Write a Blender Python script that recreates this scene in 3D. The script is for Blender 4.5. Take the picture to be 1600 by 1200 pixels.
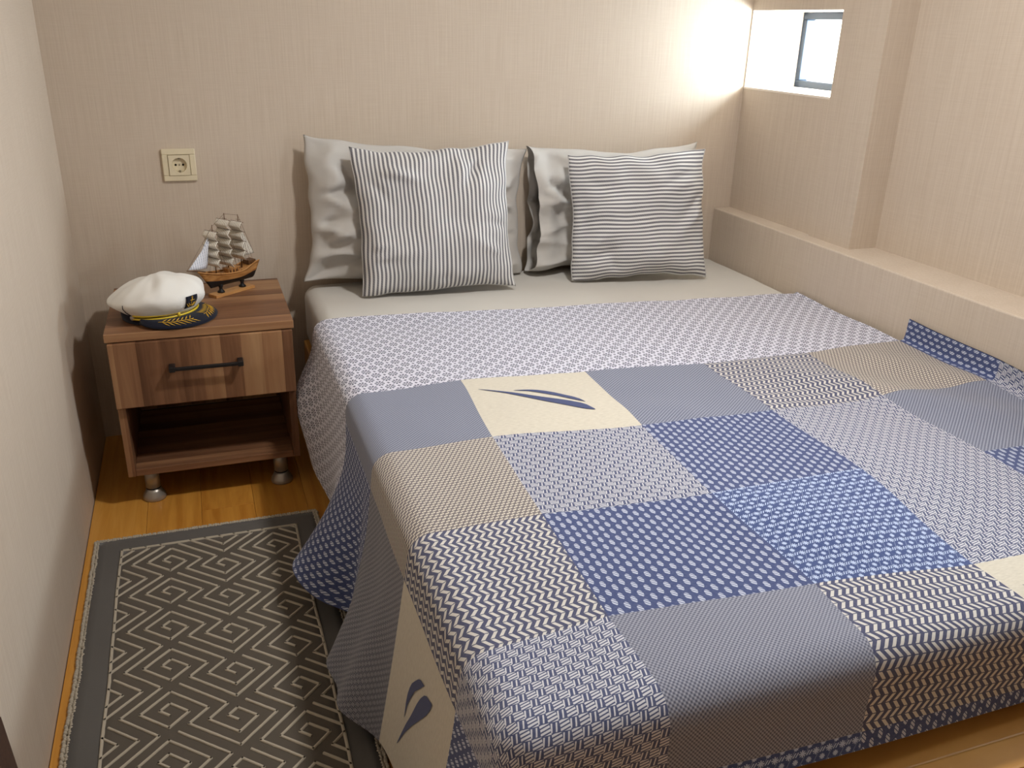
import bpy, bmesh, math, random
import numpy as np
from mathutils import Vector, Matrix, noise
random.seed(4)
for o in list(bpy.data.objects): bpy.data.objects.remove(o)
scene = bpy.context.scene
COL = scene.collection

# ------------------------------------------------------------------ camera
cam_d = bpy.data.cameras.new('camera'); cam = bpy.data.objects.new('camera', cam_d); COL.objects.link(cam)
cam.location = (0.3332, -2.5755, 1.1528)
cam.rotation_euler = (1.1802, -0.0253, -0.3386)
cam_d.sensor_fit = 'HORIZONTAL'; cam_d.sensor_width = 36; cam_d.lens = 36 * 1363.26 / 1600
cam_d.clip_start = 0.02
scene.camera = cam

# ------------------------------------------------------------------ world, light, exposure
SKY_STRENGTH = 52.0
CEILING_LAMP_W = 18.5
LAMP_XY = (1.20, -1.30)
W2 = dict(y0=-2.05, y1=-1.65, z0=1.00, z1=1.30)       # the second, out of frame window of the right wall
world = bpy.data.worlds.new('sky'); scene.world = world; world.use_nodes = True
bg = world.node_tree.nodes['Background']
bg.inputs[0].default_value = (0.80, 0.90, 1.0, 1); bg.inputs[1].default_value = SKY_STRENGTH
scene.view_settings.view_transform = 'Standard'; scene.view_settings.look = 'None'
scene.view_settings.gamma = 1.0; scene.view_settings.use_curve_mapping = False
scene.view_settings.exposure = 0.0
def portal(name, loc, size, rot):
    l = bpy.data.lights.new(name, 'AREA'); l.shape = 'RECTANGLE'; l.size, l.size_y = size
    l.cycles.is_portal = True
    o = bpy.data.objects.new(name, l); COL.objects.link(o); o.location = loc; o.rotation_euler = rot
portal('window_portal', (2.285, -0.23, 1.10), (0.46, 0.23), (math.pi / 2, 0, math.pi / 2))
portal('window_portal', (2.285, (W2['y0'] + W2['y1']) / 2, (W2['z0'] + W2['z1']) / 2), (W2['y1'] - W2['y0'], W2['z1'] - W2['z0']), (math.pi / 2, 0, math.pi / 2))

# ------------------------------------------------------------------ helpers
def tag(o, label=None, cat=None, group=None, kind=None):
    if label: o['label'] = label
    if cat: o['category'] = cat
    if group: o['group'] = group
    if kind: o['kind'] = kind
    return o
def empty(name, loc=(0, 0, 0), rz=0):
    o = bpy.data.objects.new(name, None); COL.objects.link(o); o.location = loc; o.rotation_euler = (0, 0, rz)
    o.empty_display_size = 0.05
    return o
class MB:
    """collects geometry, then becomes one mesh object"""
    def __init__(s): s.bm = bmesh.new(); s.uv = s.bm.loops.layers.uv.new('UVMap')
    def box(s, lo, hi, bevel=0, seg=2):
        c = [(a + b) / 2 for a, b in zip(lo, hi)]; d = [abs(b - a) for a, b in zip(lo, hi)]
        r = bmesh.ops.create_cube(s.bm, size=1)
        for v in r['verts']: v.co = Vector((c[0] + v.co.x * d[0], c[1] + v.co.y * d[1], c[2] + v.co.z * d[2]))
        if bevel:
            es = list({e for v in r['verts'] for e in v.link_edges})
            bmesh.ops.bevel(s.bm, geom=es, offset=bevel, segments=seg, affect='EDGES', clamp_overlap=True, profile=0.5)
        return s
    def faces(s, verts, faces, uvs=None, smooth=False):
        vs = [s.bm.verts.new(v) for v in verts]
        for f in faces:
            try: fc = s.bm.faces.new([vs[k] for k in f])
            except ValueError: continue
            fc.smooth = smooth
            if uvs is not None:
                for l, k in zip(fc.loops, f): l[s.uv].uv = uvs[k]
        return s
    def lathe(s, prof, n=24, mat=None, smooth=True, cap=True):
        V = []; F = []
        for (r, z) in prof:
            for k in range(n):
                a = 2 * math.pi * k / n; V.append(Vector((r * math.cos(a), r * math.sin(a), z)))
        for i in range(len(prof) - 1):
            for k in range(n):
                F.append((i * n + k, i * n + (k + 1) % n, (i + 1) * n + (k + 1) % n, (i + 1) * n + k))
        if cap:
            F.append(tuple(reversed(range(n)))); F.append(tuple((len(prof) - 1) * n + k for k in range(n)))
        if mat is not None: V = [mat @ v for v in V]
        return s.faces(V, F, smooth=smooth)
    def tube(s, pts, r, n=8, cap=True):
        pts = [Vector(p) for p in pts]; V = []; F = []
        rr = r if hasattr(r, '__len__') else [r] * len(pts)
        for i, p in enumerate(pts):
            t = (pts[min(i + 1, len(pts) - 1)] - pts[max(i - 1, 0)]).normalized()
            up = Vector((0, 0, 1)) if abs(t.z) < 0.9 else Vector((1, 0, 0))
            a = t.cross(up).normalized(); b = t.cross(a)
            for k in range(n):
                th = 2 * math.pi * k / n; V.append(p + (a * math.cos(th) + b * math.sin(th)) * rr[i])
        for i in range(len(pts) - 1):
            for k in range(n):
                F.append((i * n + k, i * n + (k + 1) % n, (i + 1) * n + (k + 1) % n, (i + 1) * n + k))
        if cap: F.append(tuple(reversed(range(n)))); F.append(tuple((len(pts) - 1) * n + k for k in range(n)))
        return s.faces(V, F, smooth=True)
    def grid(s, P, uv=None, smooth=True, closed_u=False):
        nu, nv = len(P), len(P[0]); V = [p for row in P for p in row]
        U = [q for row in uv for q in row] if uv else None
        F = []
        for i in range(nu - (0 if closed_u else 1)):
            for j in range(nv - 1):
                i2 = (i + 1) % nu
                F.append((i * nv + j, i2 * nv + j, i2 * nv + j + 1, i * nv + j + 1))
        return s.faces(V, F, U, smooth)
    def build(s, name, mat, parent=None, loc=None, recalc=True, solid=0):
        if recalc: bmesh.ops.recalc_face_normals(s.bm, faces=s.bm.faces)
        me = bpy.data.meshes.new(name); s.bm.to_mesh(me); s.bm.free()
        o = bpy.data.objects.new(name, me); COL.objects.link(o)
        if mat is not None: me.materials.append(mat)
        if parent is not None: o.parent = parent
        if loc: o.location = loc
        if solid:
            m = o.modifiers.new('thickness', 'SOLIDIFY'); m.thickness = solid; m.offset = 0
        return o

# ------------------------------------------------------------------ node helpers
class X:
    """a float socket (or number) with arithmetic that builds math nodes"""
    def __init__(s, t, v): s.t = t; s.v = v
    def op(s, o, b=None, c=None):
        n = s.t.nodes.new('ShaderNodeMath'); n.operation = o
        for k, q in enumerate((s, b, c)):
            if q is None: continue
            q = q.v if isinstance(q, X) else q
            if isinstance(q, (int, float)): n.inputs[k].default_value = q
            else: s.t.links.new(q, n.inputs[k])
        return X(s.t, n.outputs[0])
    def __add__(s, b): return s.op('ADD', b)
    def __sub__(s, b): return s.op('SUBTRACT', b)
    def __mul__(s, b): return s.op('MULTIPLY', b)
    def __truediv__(s, b): return s.op('DIVIDE', b)
    def fract(s): return s.op('FRACT')
    def floor(s): return s.op('FLOOR')
    def abs(s): return s.op('ABSOLUTE')
    def sin(s): return s.op('SINE')
    def sqrt(s): return s.op('SQRT')
    def mod2(s): return (s * 0.5).fract() * 2.0
    def lt(s, b): return s.op('LESS_THAN', b)
    def gt(s, b): return s.op('GREATER_THAN', b)
    def mx(s, b): return s.op('MAXIMUM', b)
    def mn(s, b): return s.op('MINIMUM', b)
    def inv(s): return X(s.t, 1.0).op('SUBTRACT', s)
class Mat:
    def __init__(s, name, rough=0.6, color=None, spec=0.3):
        s.m = bpy.data.materials.new(name); s.m.use_nodes = True; s.t = s.m.node_tree
        s.b = s.t.nodes['Principled BSDF']; s.b.inputs['Roughness'].default_value = rough
        s.b.inputs['Specular IOR Level'].default_value = spec
        if color: s.b.inputs['Base Color'].default_value = (*color, 1)
    def node(s, ty, **kw):
        n = s.t.nodes.new(ty)
        for k, v in kw.items(): setattr(n, k, v)
        return n
    def link(s, a, b): s.t.links.new(a.v if isinstance(a, X) else a, b)
    def coord(s, which='Object'): return s.node('ShaderNodeTexCoord').outputs[which]
    def xyz(s, sock):
        n = s.node('ShaderNodeSeparateXYZ'); s.link(sock, n.inputs[0]); return [X(s.t, n.outputs[k]) for k in range(3)]
    def mapping(s, sock, scale=(1, 1, 1), rot=(0, 0, 0)):
        n = s.node('ShaderNodeMapping'); n.inputs['Scale'].default_value = scale; n.inputs['Rotation'].default_value = rot
        s.link(sock, n.inputs[0]); return n.outputs[0]
    def noise(s, sock, scale, detail=3, rough=0.5, dist=0):
        n = s.node('ShaderNodeTexNoise'); n.inputs['Scale'].default_value = scale; n.inputs['Detail'].default_value = detail
        n.inputs['Roughness'].default_value = rough; n.inputs['Distortion'].default_value = dist
        s.link(sock, n.inputs['Vector']); return X(s.t, n.outputs['Fac'])
    def mix(s, fac, a, b):
        n = s.node('ShaderNodeMix', data_type='RGBA')
        for k, q in ((0, fac), (6, a), (7, b)):
            if isinstance(q, X): q = q.v
            if isinstance(q, (int, float)): n.inputs[k].default_value = q
            elif isinstance(q, tuple): n.inputs[k].default_value = (*q, 1)
            else: s.t.links.new(q, n.inputs[k])
        return n.outputs[2]
    def ramp(s, fac, stops):
        n = s.node('ShaderNodeValToRGB'); e = n.color_ramp.elements
        while len(e) < len(stops): e.new(0.5)
        for k, (p, c) in enumerate(stops): e[k].position = p; e[k].color = (*c, 1)
        s.link(fac, n.inputs[0]); return n.outputs[0]
    def color(s, sock): s.link(sock, s.b.inputs['Base Color']); return s
    def bump(s, h, strength=0.3, dist=0.001):
        n = s.node('ShaderNodeBump'); n.inputs['Strength'].default_value = strength; n.inputs['Distance'].default_value = dist
        s.link(h, n.inputs['Height']); s.link(n.outputs[0], s.b.inputs['Normal']); return s
def srgb(r, g, b):
    f = lambda c: (c / 255 / 12.92) if c <= 10 else ((c / 255 + 0.055) / 1.055) ** 2.4
    return (f(r), f(g), f(b))
def plain(name, rgb, rough=0.6, spec=0.3, metal=0):
    m = Mat(name, rough, srgb(*rgb), spec); m.b.inputs['Metallic'].default_value = metal; return m.m

# ------------------------------------------------------------------ materials
def wallpaper(name, c1, c2):
    m = Mat(name, 0.75, spec=0.25); co = m.coord()
    a = m.noise(m.mapping(co, (260, 260, 6)), 1.0, 3)          # vertical linen threads
    b = m.noise(m.mapping(co, (14, 14, 420)), 1.0, 2)
    c = m.noise(co, 1.6, 3)
    f = (a * 0.6 + b * 0.25 + c * 0.25)
    m.color(m.ramp(f, [(0.38, srgb(*c1)), (0.72, srgb(*c2))])); m.bump(a * 0.7 + b * 0.3, 0.25, 0.0008)
    return m.m
M = {}
M['wall'] = wallpaper('wallpaper_linen', (199, 183, 165), (211, 197, 180))
M['ceiling'] = plain('ceiling_paint', (226, 222, 214), 0.9)
M['reveal'] = plain('reveal_paint', (236, 226, 212), 0.7)
M['frame_blue'] = plain('window_frame_metal', (22, 36, 52), 0.45, 0.4)
def floor_mat():
    m = Mat('floor_laminate', 0.38, spec=0.4); co = m.coord()
    x, y, z = m.xyz(co)
    oi = m.node('ShaderNodeObjectInfo'); rnd = X(m.t, oi.outputs['Random'])
    ad = m.node('ShaderNodeVectorMath', operation='ADD'); m.link(co, ad.inputs[0]); cb = m.node('ShaderNodeCombineXYZ'); m.link(rnd * 7.0, cb.inputs[0]); m.link(rnd * 3.0, cb.inputs[1]); m.link(cb.outputs[0], ad.inputs[1])
    g = m.noise(m.mapping(ad.outputs[0], (40, 2.2, 1)), 1.0, 5, 0.6, 0.6)
    k = rnd * 0.4 + 0.3
    m.color(m.ramp(g * 0.6 + k * 0.4, [(0.3, srgb(176, 112, 38)), (0.55, srgb(206, 146, 62)), (0.75, srgb(222, 166, 84))]))
    m.bump(g, 0.05); return m.m
M['floor'] = floor_mat()
def pine():
    m = Mat('bed_wood', 0.45, spec=0.4); co = m.coord('Object')
    g = m.noise(m.mapping(co, (3, 3, 60)), 1.0, 5, 0.6, 0.5)
    m.color(m.ramp(g, [(0.3, srgb(178, 120, 50)), (0.7, srgb(214, 162, 86))])); return m.m
M['pine'] = pine()
def walnut(name, axis):
    """printed laminate of glued staves; stave borders run along the local axis"""
    m = Mat(name, 0.42, spec=0.35); co = m.coord('Object'); x, y, z = m.xyz(co)
    if axis == 'z': u, mp = x, (38, 38, 2.5)
    elif axis == 'x': u, mp = y, (2.5, 38, 38)
    else: u, mp = x, (38, 2.5, 38)
    w = m.noise(m.mapping(co, tuple(0.35 * q for q in mp)), 1.0, 2)
    cell = ((u + w * 0.012) * 21.0)
    wn = m.node('ShaderNodeTexWhiteNoise', noise_dimensions='1D'); m.link(cell.floor(), wn.inputs['W'])
    r = X(m.t, wn.outputs['Value'])
    g = m.noise(m.mapping(co, mp), 1.0, 5, 0.6, 0.8)
    e = (cell.fract() - 0.06).lt(0.0) * 0.0
    f = r * 0.42 + g * 0.64 + cell.fract() * 0.10
    m.color(m.ramp(f, [(0.22, srgb(84, 54, 36)), (0.45, srgb(128, 90, 64)), (0.62, srgb(154, 113, 80)), (0.85, srgb(176, 138, 100))]))
    m.bump(g, 0.05); return m.m
M['walnut_v'] = walnut('walnut_upright', 'z'); M['walnut_h'] = walnut('walnut_top', 'x')
M['black_metal'] = plain('handle_black', (28, 25, 25), 0.45, 0.4)
M['silver'] = plain('foot_silver', (176, 170, 160), 0.35, 0.5, 0.6)
M['rubber'] = plain('rubber_ring', (30, 28, 28), 0.7)
def cloth(name, rgb, amp=0.06, scale=900):
    m = Mat(name, 0.9, spec=0.15); co = m.coord('Object')
    n = m.noise(co, 6, 3); c = srgb(*rgb); lo = tuple(q * (1 - amp) for q in c); hi = tuple(min(1, q * (1 + amp)) for q in c)
    m.color(m.mix(n, lo, hi)); m.bump(m.noise(co, scale, 1), 0.15, 0.0005)
    m.b.inputs['Sheen Weight'].default_value = 0.15
    return m.m
M['sheet'] = cloth('sheet_cotton', (206, 202, 194)); M['pillowcase'] = cloth('pillowcase_cotton', (194, 190, 184))
def stripes(name, horiz, c1, c2, period, duty=0.5):
    m = Mat(name, 0.9, spec=0.15); u, v, _ = m.xyz(m.coord('UV'))
    q = (v if horiz else u) / period
    f = q.fract().lt(duty)
    fine = ((u + v) * 900.0).sin() * 0.5 + 0.5
    dark = m.mix(fine, tuple(0.85 * a for a in srgb(*c1)), tuple(min(1, 1.2 * a) for a in srgb(*c1)))
    m.color(m.mix(f, srgb(*c2), dark)); m.bump(m.noise(m.coord('UV'), 900, 1), 0.15, 0.0005)
    return m.m
M['stripe_v'] = stripes('ticking_upright', False, (122, 121, 126), (228, 227, 224), 0.01255)
M['stripe_h'] = stripes('ticking_level', True, (122, 121, 126), (228, 227, 224), 0.01255)
M['piping'] = cloth('cushion_edge', (200, 198, 196))
M['plastic'] = plain('socket_plastic', (226, 214, 184), 0.35, 0.5)
M['hole'] = plain('socket_hole', (22, 18, 14), 0.8)
M['steel'] = plain('socket_clip', (150, 142, 120), 0.4, 0.5, 0.7)
M['rug'] = cloth('rug_grey', (96, 93, 89), 0.10, 600); M['rug_field'] = cloth('rug_field', (90, 83, 74), 0.08, 600)
M['rug_line'] = cloth('rug_cream', (182, 172, 154), 0.06, 900)
M['white_cotton'] = cloth('cap_cotton', (236, 234, 228), 0.02); M['navy'] = cloth('cap_navy', (20, 23, 38), 0.1)
M['gold'] = plain('gold_braid', (222, 192, 52), 0.45, 0.5); M['gold_thread'] = plain('gold_thread', (214, 168, 46), 0.55, 0.4)
M['silver_button'] = plain('cap_button', (170, 160, 150), 0.4, 0.5, 0.5)
def wood(name, a, b, sc=(20, 200, 200), rough=0.4):
    m = Mat(name, rough, spec=0.4); g = m.noise(m.mapping(m.coord('Object'), sc), 1.0, 4)
    m.color(m.ramp(g, [(0.3, srgb(*a)), (0.7, srgb(*b))])); return m.m
M['ship_wood'] = wood('ship_wood', (158, 104, 52), (204, 152, 92)); M['ship_base'] = wood('ship_base', (184, 130, 74), (212, 160, 100))
M['ship_dark'] = wood('ship_dark', (84, 56, 34), (112, 78, 48)); M['ship_black'] = plain('ship_black', (26, 24, 24), 0.5)
M['sail'] = stripes('sail_cloth', False, (190, 182, 168), (240, 235, 224), 0.0056, 0.45)
M['jib'] = stripes('jib_cloth', False, (186, 192, 206), (232, 234, 240), 0.0065, 0.35)
M['dark_wood'] = wood('dark_brown_wood', (58, 38, 32), (84, 58, 46))

# ------------------------------------------------------------------ room shell
LX, RX, BY, FY, CZ = 0.0, 2.125, 0.0, -3.3, 1.95
XW, XP, XL, ZL = 2.045, 2.033, 1.984, 0.595          # window wall, pilaster, ledge face, ledge top
def struct(name, boxes, mat, bevel=0, label=None):
    b = MB()
    for lo, hi in boxes: b.box(lo, hi, bevel)
    return tag(b.build(name, M[mat]), label, kind='structure')
floor_o = struct('floor', [((-0.15, FY - 0.15, -0.08), (2.45, 0.15, -0.010))], 'floor', label='honey coloured laminate floor')
PW, PL = 0.128, 1.20
plank_me = None
for i in range(17):
    for j in range(4):
        x0 = 0.002 + i * PW; y0 = FY + j * PL - (i * 0.41) % PL
        ya, yb = max(y0, FY), min(y0 + PL, 0.0)
        if yb - ya < 0.01 or x0 + PW > 2.2: continue
        if plank_me is None:
            tmp = MB().box((0, 0, -0.010), (PW - 0.0006, PL - 0.0006, 0.0), 0.0006, 1).build('plank', M['floor'], floor_o); plank_me = tmp.data; o = tmp
        else: o = bpy.data.objects.new('plank', plank_me); COL.objects.link(o); o.parent = floor_o
        o.location = (x0, ya, 0); o.scale = (1, (yb - ya) / PL, 1)
struct('ceiling', [((-0.15, FY - 0.15, CZ), (2.45, 0.15, CZ + 0.08))], 'ceiling', label='pale ceiling above the bed')
struct('wall_back', [((-0.15, 0, -0.05), (2.45, 0.15, CZ))], 'wall', label='beige linen wallpaper wall behind the pillows')
struct('wall_left', [((-0.15, FY, -0.05), (0, 0, CZ))], 'wall', label='beige linen wallpaper wall beside the rug')
struct('wall_front', [((-0.15, FY - 0.15, -0.05), (2.45, FY, CZ))], 'wall')
WZ0, WZ1, WY0 = 0.986, 1.214, -0.455
R2 = 2.272
struct('wall_right', [
    ((XW, -0.44, 0), (R2, 0, WZ0 - 0.006)), ((XW, -0.44, WZ1), (R2, 0, CZ)),                      # below and above the small window
    ((XP, -0.628, 0), (R2, WY0 + 0.006, CZ)),                                                      # pilaster
    ((RX, W2['y1'], 0), (R2, -0.62, CZ)), ((RX, FY, 0), (R2, W2['y0'], CZ)),
    ((RX, W2['y0'], 0), (R2, W2['y1'], W2['z0'])), ((RX, W2['y0'], W2['z1']), (R2, W2['y1'], CZ))],
    'wall', label='beige wallpapered wall with a pilaster and small window')
struct('trim_1', [((XL, FY, -0.05), (RX + 0.05, 0, ZL))], 'wall', 0.004, label='low wallpapered ledge along the bed')
# lining of the window recess
struct('trim_2', [((XW + 0.001, -0.005, WZ0), (2.236, 0.0, WZ1)), ((XW - 0.001, WY0, WZ0 - 0.006), (2.236, 0.0, WZ0))], 'reveal', label='cream lining of the small window recess')
def window(name, x, y0, y1, z0, z1, w, label):
    r = empty(name, (x, (y0 + y1) / 2, z0)); tag(r, label, kind='structure')
    b = MB(); X0, X1 = 0, 0.035; h = (y1 - y0) / 2; H = z1 - z0
    b.box((X0, -h, 0), (X1, h, w), 0.002).box((X0, -h, H - w), (X1, h, H), 0.002)
    b.box((X0, -h, w), (X1, -h + w, H - w), 0.002).box((X0, h - w, w), (X1, h, H - w), 0.002)
    b.build('window_frame', M['frame_blue'], r)
    g = Mat('window_glass', 0.02); t = g.t
    mixn = g.node('ShaderNodeMixShader'); tr = g.node('ShaderNodeBsdfTransparent'); gl = g.node('ShaderNodeBsdfGlossy')
    gl.inputs['Roughness'].default_value = 0.02; tr.inputs[0].default_value = (0.97, 0.985, 0.98, 1); mixn.inputs[0].default_value = 0.05
    t.links.new(tr.outputs[0], mixn.inputs[1]); t.links.new(gl.outputs[0], mixn.inputs[2]); t.links.new(mixn.outputs[0], t.nodes['Material Output'].inputs[0])
    MB().box((0.015, -h + w * 0.8, w * 0.8), (0.019, h - w * 0.8, H - w * 0.8)).build('pane', g.m, r)
window('window_1', 2.236, WY0, -0.004, WZ0, WZ1, 0.022, 'small bright window with dark blue frame in deep recess')
window('window_2', 2.236, W2['y0'], W2['y1'], W2['z0'], W2['z1'], 0.03, 'window in the right wall nearer the camera')
def ceiling_lamp():
    r = empty('ceiling_lamp', (*LAMP_XY, CZ)); tag(r, 'round white lamp on the ceiling above the bed', 'lamp')
    MB().lathe([(0.17, -0.03), (0.175, 0), ], 40).build('lamp_base', M['reveal'], r)
    e = Mat('lamp_diffuser', 0.5, (1, 0.95, 0.88)); e.b.inputs['Emission Color'].default_value = (1, 0.93, 0.82, 1); e.b.inputs['Emission Strength'].default_value = 1.0
    MB().lathe([(0.02, -0.075), (0.09, -0.07), (0.14, -0.055), (0.16, -0.03)], 40).build('diffuser', e.m, r)
    l = bpy.data.lights.new('lamp_light', 'AREA'); l.shape = 'DISK'; l.size = 0.16; l.energy = CEILING_LAMP_W; l.color = (1, 0.98, 0.965)
    o = bpy.data.objects.new('lamp_light', l); COL.objects.link(o); o.parent = r; o.location = (0, 0, -0.09)
ceiling_lamp()

# ------------------------------------------------------------------ bed
MX0, MX1, MY0, MZ = 0.598, 1.978, -1.895, 0.432     # mattress left, right, foot, top
def bed():
    r = empty('bed_frame', (1.28, -0.98, 0)); tag(r, 'honey coloured wooden platform bed frame under the mattress', 'bed frame')
    o = lambda p: (p[0] - 1.28, p[1] + 0.98, p[2])
    def bx(n, lo, hi): MB().box(o(lo), o(hi), 0.004).build(n, M['pine'], r)
    bx('side_rail', (0.588, -1.93, 0.05), (0.608, -0.02, 0.255))
    bx('side_rail', (1.955, -1.93, 0.05), (1.980, -0.02, 0.255))
    bx('foot_rail', (0.588, -1.978, 0.05), (1.980, -1.93, 0.255))
    bx('head_rail', (0.608, -0.045, 0.05), (1.955, -0.02, 0.255))
    bx('base_board', (0.608, -1.93, 0.225), (1.955, -0.045, 0.25))
    for x in (0.61, 1.88):
        for y in (-1.90, -0.12): bx('leg', (x, y, 0.0), (x + 0.06, y + 0.06, 0.225))
bed()
def mattress():
    b = MB(); lo = Vector((MX0, MY0, 0.25)); hi = Vector((MX1, -0.02, MZ))
    b.box(lo, hi, 0.035, 5)
    bmesh.ops.subdivide_edges(b.bm, edges=[e for e in b.bm.edges if e.calc_length() > 0.15], cuts=50, use_grid_fill=True)
    for f in b.bm.faces: f.smooth = True
    for v in b.bm.verts:
        n = noise.noise(v.co * 4.0) * 0.004 + noise.noise(Vector((v.co.x * 3, v.co.y * 14, v.co.z * 8))) * 0.0025
        if v.co.z > MZ - 0.02: v.co.z += n * 0.6
        if v.co.x < MX0 + 0.04: v.co.x -= 0.006 * math.sin((v.co.z - 0.25) / (MZ - 0.25) * math.pi) + n * 0.4
    return tag(b.build('mattress', M['sheet']), 'mattress in a grey fitted sheet on the wooden bed', 'mattress')
mattress()

# ------------------------------------------------------------------ bedspread
S = 0.2861; ST = 0.2812; ANG = -0.0306
I0, I1, J0, J1 = -2.12, 4.24, -1.75, 3.96
ZT = MZ + 0.008
node_xy = {}                       # measured joints of the patches on the bed, as offsets from an even grid
RES = {(0, 0): (0.010, 0.016), (1, 0): (0.006, 0.003), (2, 0): (0.004, -0.014), (3, 0): (0.001, -0.013)}
def base_xy(i, j):
    x, y = i * S, -j * ST; c, s = math.cos(ANG), math.sin(ANG)
    return 0.8161 + c * x - s * y, -0.9151 + s * x + c * y
MEAS = {'dx': np.array([[.009, .007, .006, .002], [-.004, .006, .010, -.014], [-.006, .000, .026, .006], [-.009, .014, -.020, .006]]),
        'dy': np.array([[.017, .004, -.018, -.016], [.013, -.010, -.013, -.022], [.009, -.008, .010, .004], [.022, .010, -.014, -.004]])}
def bil(A, i, j):
    i = min(max(i, 0), 3); j = min(max(j, 0), 3)
    a, b = min(int(i), 2), min(int(j), 2); fi, fj = i - a, j - b
    fi = fi * fi * (3 - 2 * fi); fj = fj * fj * (3 - 2 * fj)
    return (A[b, a] * (1 - fi) + A[b, a + 1] * fi) * (1 - fj) + (A[b + 1, a] * (1 - fi) + A[b + 1, a + 1] * fi) * fj
def flat(i, j):
    x, y = base_xy(i, j)
    k = 1.0
    if i < 0: k *= max(0, 1 + i / 0.6)
    if i > 3: k *= max(0, 1 - (i - 3) / 0.8)
    if j < 0: k *= max(0, 1 + j / 0.9)
    if j > 3: k *= max(0, 1 - (j - 3) / 0.8)
    x += bil(MEAS['dx'], i, j) * k; y += bil(MEAS['dy'], i, j) * k
    if j < 0: y += (-j / 1.75) * (-0.052 * (x - 0.9) - 0.0)          # the head end lies a little askew
    return x, y
def sm(a, b, x):
    t = min(max((x - a) / (b - a), 0), 1); return t * t * (3 - 2 * t)
def bumpz(x, y):
    h = 0.004 * noise.noise(Vector((x * 4, y * 4, 3.0))) + 0.002 * noise.noise(Vector((x * 11, y * 9, 7.0)))
    # soft ridges of the loosely laid cloth
    def ridge(x0, y0, x1, y1, w, a):
        d = Vector((x1 - x0, y1 - y0)); L = d.length; d /= L; p = Vector((x - x0, y - y0)); t = p.dot(d); q = p.x * d.y - p.y * d.x
        return a * math.exp(-(q / w) ** 2) * sm(-0.12, 0.1, t) * (1 - sm(L - 0.1, L + 0.12, t))
    h += ridge(1.55, -1.06, 1.86, -1.42, 0.07, 0.014) + ridge(1.80, -1.00, 1.94, -1.25, 0.06, 0.010)
    h = max(h, -0.003)
    h += ridge(1.15, -1.55, 1.35, -1.85, 0.08, 0.006) + ridge(0.85, -1.1, 1.2, -1.15, 0.06, 0.004)
    return h
EL, EF, RC = MX0 - 0.008, MY0 + 0.004, 0.040        # where the cloth turns down at the left and at the foot; radius of the turn
def fold_left(y, d):
    """outward lean (rad) of the hanging side, d metres below the turn"""
    t = min(d / 0.30, 1.0)
    g = lambda c, w: math.exp(-((y - c) / w) ** 2)
    lean = 0.06 + 0.04 * math.sin(y * 9) + 0.10 * (1 - sm(-1.40, -1.25, y))
    lean += g(-0.43, 0.10) * (0.50 * sm(0.0, 0.10, d) * (1 - sm(0.09, 0.2, d)) - 0.30 * sm(0.14, 0.25, d))
    lean += g(-0.98, 0.14) * 0.62 * sm(0.04, 0.22, d) + g(-1.27, 0.07) * 0.34 * sm(0.06, 0.2, d)
    lean += g(-1.12, 0.035) * (-0.20) * t + g(-0.66, 0.12) * (-0.04) * t
    lean += g(-1.38, 0.05) * 0.22 * sm(0.08, 0.22, d) + g(-1.60, 0.10) * (-0.03) * t + g(-1.80, 0.07) * 0.10 * t
    return lean
def hang(over, lean_fn):
    """cross-section: flat, a quarter round, then hanging. over = cloth length past the turn's start -> (outward, down)"""
    arc = RC * math.pi / 2
    if over < arc: a = over / RC; return RC * math.sin(a), RC * (1 - math.cos(a))
    o, dn = RC, RC; d = over - arc; n = max(2, int(d / 0.008)); st = d / n
    for k in range(n):
        L = lean_fn((k + 0.5) * st); o += math.sin(L) * st; dn += math.cos(L) * st
    return o, dn
def surf(i, j):
    x, y = flat(i, j)
    oL = (EL + RC * 0.6) - x; oF = (EF + RC * 0.6) - y; oR = x - (XL - 0.014)
    z = ZT
    hz = bumpz(x, y)
    if oL > 0 and oF > 0:                            # the corner between side and foot hangs as one cone shaped fold
        rho = math.hypot(oL, oF); th = math.atan2(oF, oL)
        lean = 0.10 + 0.55 * math.sin(2 * th) ** 1.0
        o, dn = hang(rho, lambda d: lean * sm(0, 0.12, d))
        x = (EL + RC * 0.6) - o * math.cos(th); y = (EF + RC * 0.6) - o * math.sin(th); z = ZT - dn; hz *= 0
    elif oL > 0:
        k = sm(0, 0.25, -oF)
        o, dn = hang(oL, lambda d: fold_left(y, d) * k + 0.10 * (1 - k) * sm(0, .12, d))
        x = (EL + RC * 0.6) - o; z = ZT - dn; hz *= max(0, 1 - oL / 0.05)
    elif oF > 0:
        k = sm(0, 0.15, -oL)
        o, dn = hang(oF, lambda d: (0.10 + 0.10 * math.sin(x * 7 + 1.0) * k) * sm(0, .12, d))
        y = (EF + RC * 0.6) - o; z = ZT - dn; hz *= max(0, 1 - oF / 0.05)
        if oR > 0: x = XL - 0.010
    elif oR > 0:                                     # pushed up against the ledge, only past the head band
        x = XL - 0.010 - 0.004 * math.exp(-oR / 0.01); z = ZT + oR * 0.98
    x = min(x, XL - 0.008)
    z = z + hz
    if z < 0.018: x -= (0.018 - z) * 0.7; z = 0.018 + 0.002 * noise.noise(Vector((x * 20, y * 20, 0)))
    return Vector((x, y, z))
NS = 22
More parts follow.
